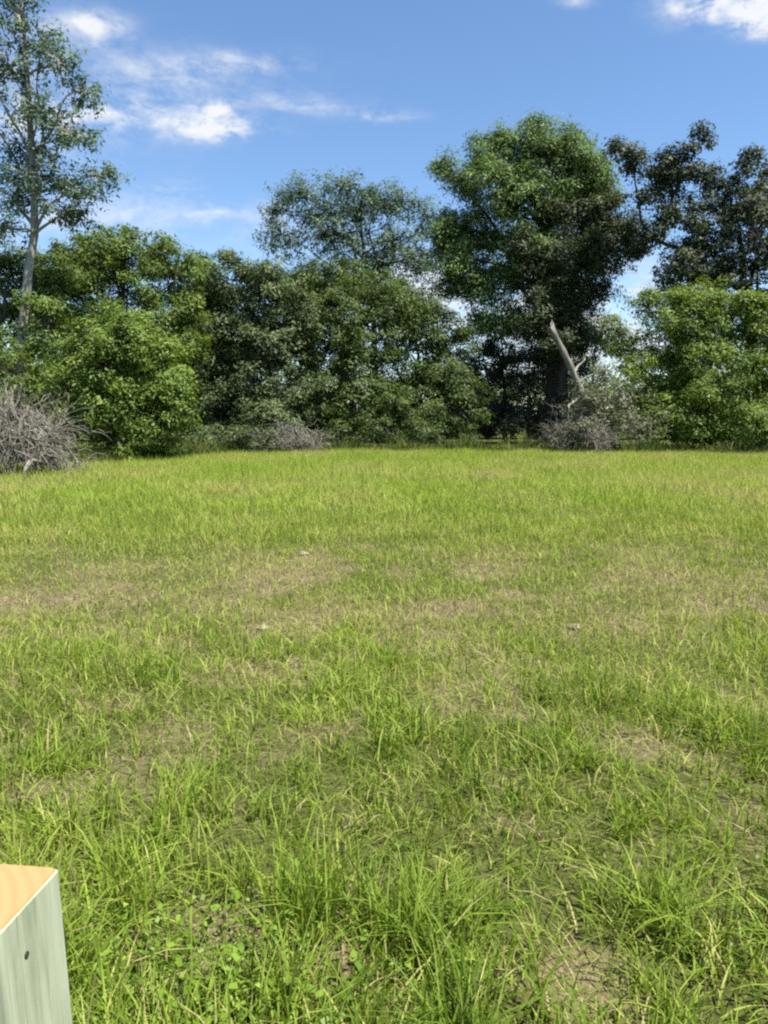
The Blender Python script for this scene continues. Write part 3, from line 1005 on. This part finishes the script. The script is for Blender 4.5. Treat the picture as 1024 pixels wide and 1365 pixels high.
def blades(x, y, L, width, lean, az, segs, r, z=None, up=1.0):
    """curved tapering grass blades as strips; returns verts and quad/tri faces"""
    n = len(x)
    z = ground_z(x, y) - 0.01 if z is None else z
    dh = np.stack([np.cos(az), np.sin(az), np.zeros(n)], 1)
    sid = np.stack([-np.sin(az), np.cos(az), np.zeros(n)], 1)
    tw = r.normal(0, 0.9, n)
    sid = sid * np.cos(tw)[:, None] + dh * np.sin(tw)[:, None]
    kink = r.normal(0, 0.10, n)
    rows = []
    for s in range(segs + 1):
        t = s / segs
        out = L * lean * (0.25 * t + 0.75 * t ** 2.2)
        hh = L * up * (t - 0.55 * np.clip(lean, 0, 1.3) * t ** 2.3)
        c_ = np.stack([x, y, z], 1) + dh * out[:, None] + sid * (kink * L * t * t)[:, None]
        c_[:, 2] += hh
        w = width * (1 - t) ** 0.6 * (0.75 + 0.5 * min(t * 3, 1)) if s < segs else None
        if w is not None:
            rows.append(c_ - sid * (w / 2)[:, None])
            rows.append(c_ + sid * (w / 2)[:, None])
        else:
            rows.append(c_)
    V = np.stack(rows, 1)
    k = V.shape[1]
    base = (np.arange(n) * k)[:, None]
    quads = [base + np.array([[2 * s, 2 * s + 1, 2 * s + 3, 2 * s + 2]]) for s in range(segs - 1)]
    tri = base + np.array([[2 * segs - 2, 2 * segs - 1, 2 * segs]])
    Q = np.stack(quads, 1).reshape(-1, 4) if quads else np.zeros((0, 4), int)
    return V.reshape(-1, 3), Q, tri, segs - 1


def grass_field(name, label, x, y, L, width, lean, az, tint, segs, r, mat=GRASS, up=1.0):
    V, Q, T, k = blades(x, y, L, width, lean, az, segs, r, up=up)
    tn = np.concatenate([np.repeat(tint, k), tint])
    o = mesh_obj(name, V, [Q, T], mat, tint=np.clip(tn, 0, 1))
    return tag(o, label, 'grass', kind='stuff')


def scatter(y0, y1, dens, margin, r):
    w = lambda d: 0.52 * d + margin
    A = (y1 - y0) * (w(y0) + w(y1))
    n = int(A * dens)
    yy = np.sqrt(r.random(n) * ((w(y1)) ** 2 - (w(y0)) ** 2) + w(y0) ** 2)
    yy = (yy - margin) / 0.52
    xx = r.uniform(-1, 1, n) * w(yy)
    return xx, yy


PB = (-0.535, 0.95)


def free(x, y):
    return ~((np.abs(x - PB[0]) < 0.09) & (np.abs(y - PB[1]) < 0.09))


r = np.random.default_rng(77)
# near turf in tufts, 1.2 to 5.5 m
tx, ty = scatter(0.9, 5.8, 95, 1.9, r)
keep = (r.random(len(tx)) > np.maximum(bareness(tx, ty) * 0.97, np.clip((ty - 3.0) / 3.2, 0, .85))) & free(tx, ty)
tx, ty = tx[keep], ty[keep]
vig = np.clip(0.05 + 1.75 * fbm(tx + 15, ty + 15, 0.7, 88, 3), 0.35, 1.5) * np.clip(1.42 - 0.18 * ty, 0.42, 1.08)
vig = vig * (1 - 0.6 * np.clip(np.maximum(bareness(tx, ty), bareness(tx, ty + 0.18)), 0, 1))
nb = np.clip(r.poisson(26 * vig), 5, 60)
idx = np.repeat(np.arange(len(tx)), nb)
n = len(idx)
bx = tx[idx] + r.normal(0, 0.035, n)
by = ty[idx] + r.normal(0, 0.035, n)
BL = 0.25 * vig[idx] * r.uniform(0.45, 1.35, n)
taz = r.uniform(0, 2 * np.pi, len(tx))
az = np.where(r.random(n) < 0.35, taz[idx] + r.normal(0, .6, n), r.uniform(0, 2 * np.pi, n))
lean = np.abs(r.normal(0.55, 0.33, n))
tt_ = 0.36 + 0.5 * (fbm(tx + 60, ty + 60, 0.7, 13, 2)[idx] - 0.5) + r.normal(0, 0.10, len(tx))[idx] + r.normal(0, 0.12, n)
tt_ = np.where(r.random(n) < 0.10, r.uniform(0.7, 1, n), tt_ - 0.01)
grass_field('grass', 'lush green grass tufts growing round the timber post', bx, by, BL, r.uniform(.0045, .0095, n), lean, az, tt_, 4, r)
print('near grass', n)
# low sward between the tufts
ux, uy = scatter(0.9, 5.8, 1500, 1.9, r)
bn = bareness(ux, uy)
keep = (r.random(len(ux)) > bn * 0.8) & free(ux, uy)
ux, uy = ux[keep], uy[keep]
n = len(ux)
tt_ = 0.47 + 0.45 * (fbm(ux + 2, uy + 4, 0.5, 19, 3) - 0.5) + r.normal(0, .13, n)
tt_ = np.where(r.random(n) < 0.12, r.uniform(0.7, 1, n), tt_)
grass_field('grass', 'low sward filling between the lush tufts', ux, uy, r.uniform(.05, .15, n), r.uniform(.003, .006, n), np.abs(r.normal(.7, .35, n)), r.uniform(0, 6.28, n), tt_, 3, r)
# thin worn turf of the middle ground
mx_, my_ = scatter(3.6, 11.5, 1000, 1.6, r)
bn = bareness(mx_, my_)
keep = r.random(len(mx_)) > np.maximum(bn * 0.88, np.clip((5.2 - my_) / 1.6, 0, 1))
mx_, my_, bn = mx_[keep], my_[keep], bn[keep]
n = len(mx_)
tall = np.clip(0.25 + 0.9 * fbm(mx_ + 5, my_ + 9, 0.9, 31, 3) + 0.35 * (my_ > 9.3), .3, 1.4)
BL = 0.14 * tall * r.uniform(0.4, 1.6, n)
tt_ = 0.52 + 0.75 * (fbm(mx_, my_ + 44, 0.7, 17, 4) - 0.5) + 0.18 * bn + r.normal(0, .13, n)
tt_ = np.where(r.random(n) < 0.17, r.uniform(0.75, 1, n), tt_)
grass_field('grass', 'short worn grass across the middle of the lot', mx_, my_, BL, r.uniform(.005, .010, n), np.abs(r.normal(.5, .35, n)), r.uniform(0, 6.28, n), tt_, 3, r)
print('mid grass', n)
# tall bright grass out to the trees
for (y0, y1, dn, sg, lab, w0, w1) in ((9.3, 17.0, 330, 2, 'bright grass thickening beyond the worn turf', .007, .014),
                                      (16.5, 38.0, 270, 1, 'tall bright yellow-green grass reaching to the trees', .013, .026)):
    fx, fy = scatter(y0, y1, dn, 3.5, r)
    edge = np.clip((fy - 9.3) / 3.5, 0.12, 1)
    keep = r.random(len(fx)) < edge
    fx, fy = fx[keep], fy[keep]
    n = len(fx)
    BL = (0.13 + 0.26 * fbm(fx, fy, 2.2, 61, 4)) * np.clip((fy - 7) / 5, .5, 1) * r.uniform(0.5, 1.2, n)
    tt_ = 0.68 + 0.55 * (fbm(fx + 8, fy * 0.5 + 8, 1.8, 63, 4) - 0.5) + r.normal(0, .06, n)
    tt_ = np.where(r.random(n) < 0.03, r.uniform(0.75, .95, n), tt_)
    grass_field('grass', lab, fx, fy, BL, r.uniform(w0, w1, n), np.abs(r.normal(.45, .28, n)), r.uniform(0, 6.28, n), tt_, sg, r)
# dry thatch lying on the worn patches
dx_, dy_ = scatter(1.2, 11.0, 560, 1.6, r)
bn = bareness(dx_, dy_)
keep = (r.random(len(dx_)) < 0.22 + bn * 0.78) & free(dx_, dy_)
dx_, dy_ = dx_[keep], dy_[keep]
n = len(dx_)
grass_field('dry_grass', 'flattened straw coloured dead grass lying over bare soil', dx_, dy_, r.uniform(.06, .2, n), r.uniform(.003, .007, n), np.abs(r.normal(1.1, .3, n)),
            r.uniform(0, 6.28, n), r.random(n), 3, r, STRAW, up=0.75)
# seed stalks standing above the turf
sx_, sy_ = scatter(2.6, 11.0, 14, 1.2, r)
n = len(sx_)
grass_field('grass', 'thin upright grass stalks standing above the worn turf', sx_, sy_, r.uniform(.22, .46, n), r.uniform(.0025, .004, n), np.abs(r.normal(.18, .12, n)),
            r.uniform(0, 6.28, n), r.uniform(.5, .85, n), 4, r)
# rank weeds along the foot of the trees
wx = np.concatenate([r.uniform(-24, 24, 14000), r.uniform(-12.5, -7.2, 2600)])
line = np.interp(wx, [-24, -16, -12.2, -9.5, -8.2, -6.5, 0, 8, 24], [24, 24.5, 24, 25.5, 27.5, 33, 34.5, 33, 32.5])
wy = line + np.abs(r.normal(0, 1.0, len(wx))) - 0.35 + (fbm(wx + 40, wx * 0 + 3, 1.5, 5, 2) - .5) * 2.6
n = len(wx)
BL = (0.12 + 1.15 * fbm(wx + 30, wy, 1.4, 21, 3) ** 1.5) * r.uniform(.45, 1.3, n)
grass_field('undergrowth', 'rank knee-high weeds fringing the foot of the trees', wx, wy, BL, r.uniform(.02, .05, n), np.abs(r.normal(.4, .3, n)), r.uniform(0, 6.28, n),
            np.clip(0.24 + 0.8 * (fbm(wx, wy, 1.3, 29, 2) - .5) + r.normal(0, .15, n) + .15, 0, 1), 3, r, RANK)


# ------------------------------------------------------------------ single plants in the foreground
def tuft(label, x, y, nblade, L, tint, seed, lean_m=.5, width=.0065):
    r = np.random.default_rng(seed)
    c = onground(x, y)
    bx, by = c[0] + r.normal(0, .075, nblade), c[1] + r.normal(0, .055, nblade)
    V, Q, T, k = blades(bx, by, L * r.uniform(.5, 1.15, nblade), width * r.uniform(.7, 1.3, nblade), np.abs(r.normal(lean_m, .3, nblade)), r.uniform(0, 6.28, nblade), 5, r)
    t = np.clip(tint + r.normal(0, .12, nblade), 0, 1)
    org = np.array([c[0], c[1], float(ground_z(c[0], c[1]))])
    o = mesh_obj('grass_tuft', V, [Q, T], GRASS, tint=np.concatenate([np.repeat(t, k), t]), origin=org)
    return tag(o, label, 'grass tuft')


tuft('upright tall bright green grass tuft between two bare brown patches', 412, 1235, 130, .42, .42, 1, .28)
tuft('spreading green grass tuft beside a patch of dead straw', 545, 1260, 120, .36, .40, 2, .65)
tuft('thick dark green arching grass clump right of the bare soil patch', 900, 1250, 110, .33, .30, 3, .75)


def weed(label, x, y, rad, nl, seed):
    """low broadleaf weed: stems with small oval leaves"""
    r = np.random.default_rng(seed)
    c = onground(x, y)
    org = np.array([c[0], c[1], float(ground_z(c[0], c[1]))])
    root = empty('broadleaf_weed', org, label, 'weed')
    m_ = nl
    px_ = r.normal(0, rad * .5, m_)
    py_ = r.normal(0, rad * .4, m_)
    hz = 0.03 + 0.13 * r.random(m_)
    ctr = np.stack([c[0] + px_, c[1] + py_, org[2] + hz], 1)
    up = norm(np.stack([r.normal(0, .8, m_), r.normal(0, .8, m_), np.ones(m_)], 1))
    V, Fq, t = [], [], []
    td = norm(np.cross(up, r.normal(size=(m_, 3))))
    b = np.cross(up, td)
    ln = .012 + .03 * r.random(m_) ** 1.6
    prof = [(-.5, 0), (-.25, .22), (.1, .27), (.35, .16), (.5, 0)]
    ring = [(u, v) for u, v in prof] + [(u, -v) for u, v in prof[-2:0:-1]]
    rows = [ctr + td * (ln * u)[:, None] + b * (ln * v * 1.0)[:, None] + up * (ln * (abs(v) * .9 - u * u * .7))[:, None] for u, v in ring]
    V = np.stack(rows, 1).reshape(-1, 3)
    k = len(ring)
    Fq = np.arange(m_ * k).reshape(m_, k)
    mesh_obj('leaves', V, Fq, WEED, root, tint=np.clip(.5 + r.normal(0, .25, m_), 0, 1))["kind"] = "stuff"
    Vs, Qs, off = [], [], 0
    for q in range(0, m_, 3):
        a = np.array([c[0] + px_[q] * .5, c[1] + py_[q] * .5, org[2]])
        V, Q, T3 = tube(wander(a, ctr[q], 4, .06, r), [.0018, .0015, .0012, .0008], 3)
        Vs.append(V), Qs.append(Q + off)
        off += len(V)
    mesh_obj('stems', np.concatenate(Vs), np.concatenate(Qs), WEED, root, tint=np.full(off // 13 * 9, .25)[:sum(len(q) for q in Qs)] if False else np.full(sum(len(q) for q in Qs), .25))


weed('low broadleaf weed with small oval leaves between the post and the bare patch', 205, 1348, .42, 330, 21)
weed('bright low broadleaf weed patch in front of the tall upright tuft', 355, 1352, .42, 330, 22)


# pale clods lying on the worn turf
def clod(label, x, y, s, seed):
    r = np.random.default_rng(seed)
    c = onground(x, y)
    bm = bmesh.new()
    bmesh.ops.create_icosphere(bm, subdivisions=3, radius=1.0)
    ph = r.uniform(0, 6, 6)
    for v in bm.verts:
        d = v.co.normalized()
        k = 1 + .16 * math.sin(d.x * 4 + ph[0]) + .13 * math.sin(d.y * 5 + ph[1]) + .09 * math.sin(d.z * 9 + ph[2]) + .06 * math.sin(d.x * 13 + d.y * 11 + ph[3])
        v.co = Vector((d.x * k * s, d.y * k * s * .7, d.z * k * s * .42))
    me = bpy.data.meshes.new('clod')
    bm.to_mesh(me)
    bm.free()
    me.materials.append(CLOD)
    o = bpy.data.objects.new('clod', me)
    COL.objects.link(o)
    o.location = (c[0], c[1], float(ground_z(c[0], c[1])) + s * .22)
    tag(o, label, 'clod')


CLOD = bark_mat('sandy_clod', (.13, .112, .068), (.27, .24, .16), 20.0, (1, 1, 1))
clod('pale sandy clod on the worn turf farthest from the post', 404, 738, .06, 1)
clod('pale grey clod on the bare patch right of the lot', 767, 838, .055, 2)
clod('pale flat clod beside dead straw nearer the post', 350, 838, .05, 3)


# soil crumbs strewn over the near bare patches
r = np.random.default_rng(8)
kx, ky = scatter(1.3, 9.0, 420, .6, r)
keep = r.random(len(kx)) < bareness(kx, ky) ** 1.3
kx, ky = kx[keep], ky[keep]
n = len(kx)
sz = .004 + .016 * r.random(n) ** 3
tet = np.array([[1, 0, -.5], [-.5, .87, -.5], [-.5, -.87, -.5], [0, 0, .8]])
V = tet[None] * sz[:, None, None] * r.uniform(.6, 1.3, (n, 4, 1))
th = r.uniform(0, 6.28, n)
V = np.stack([V[..., 0] * np.cos(th)[:, None] - V[..., 1] * np.sin(th)[:, None], V[..., 0] * np.sin(th)[:, None] + V[..., 1] * np.cos(th)[:, None], V[..., 2]], -1)
V += np.stack([kx, ky, ground_z(kx, ky) + sz * .35], 1)[:, None, :]
Fc = (np.arange(n) * 4)[:, None, None] + np.array([[0, 1, 3], [1, 2, 3], [2, 0, 3]])[None]
tag(mesh_obj('soil_crumbs', V.reshape(-1, 3), Fc.reshape(-1, 3), CLOD), 'brown soil crumbs strewn on the bare patches', 'soil', kind='stuff')
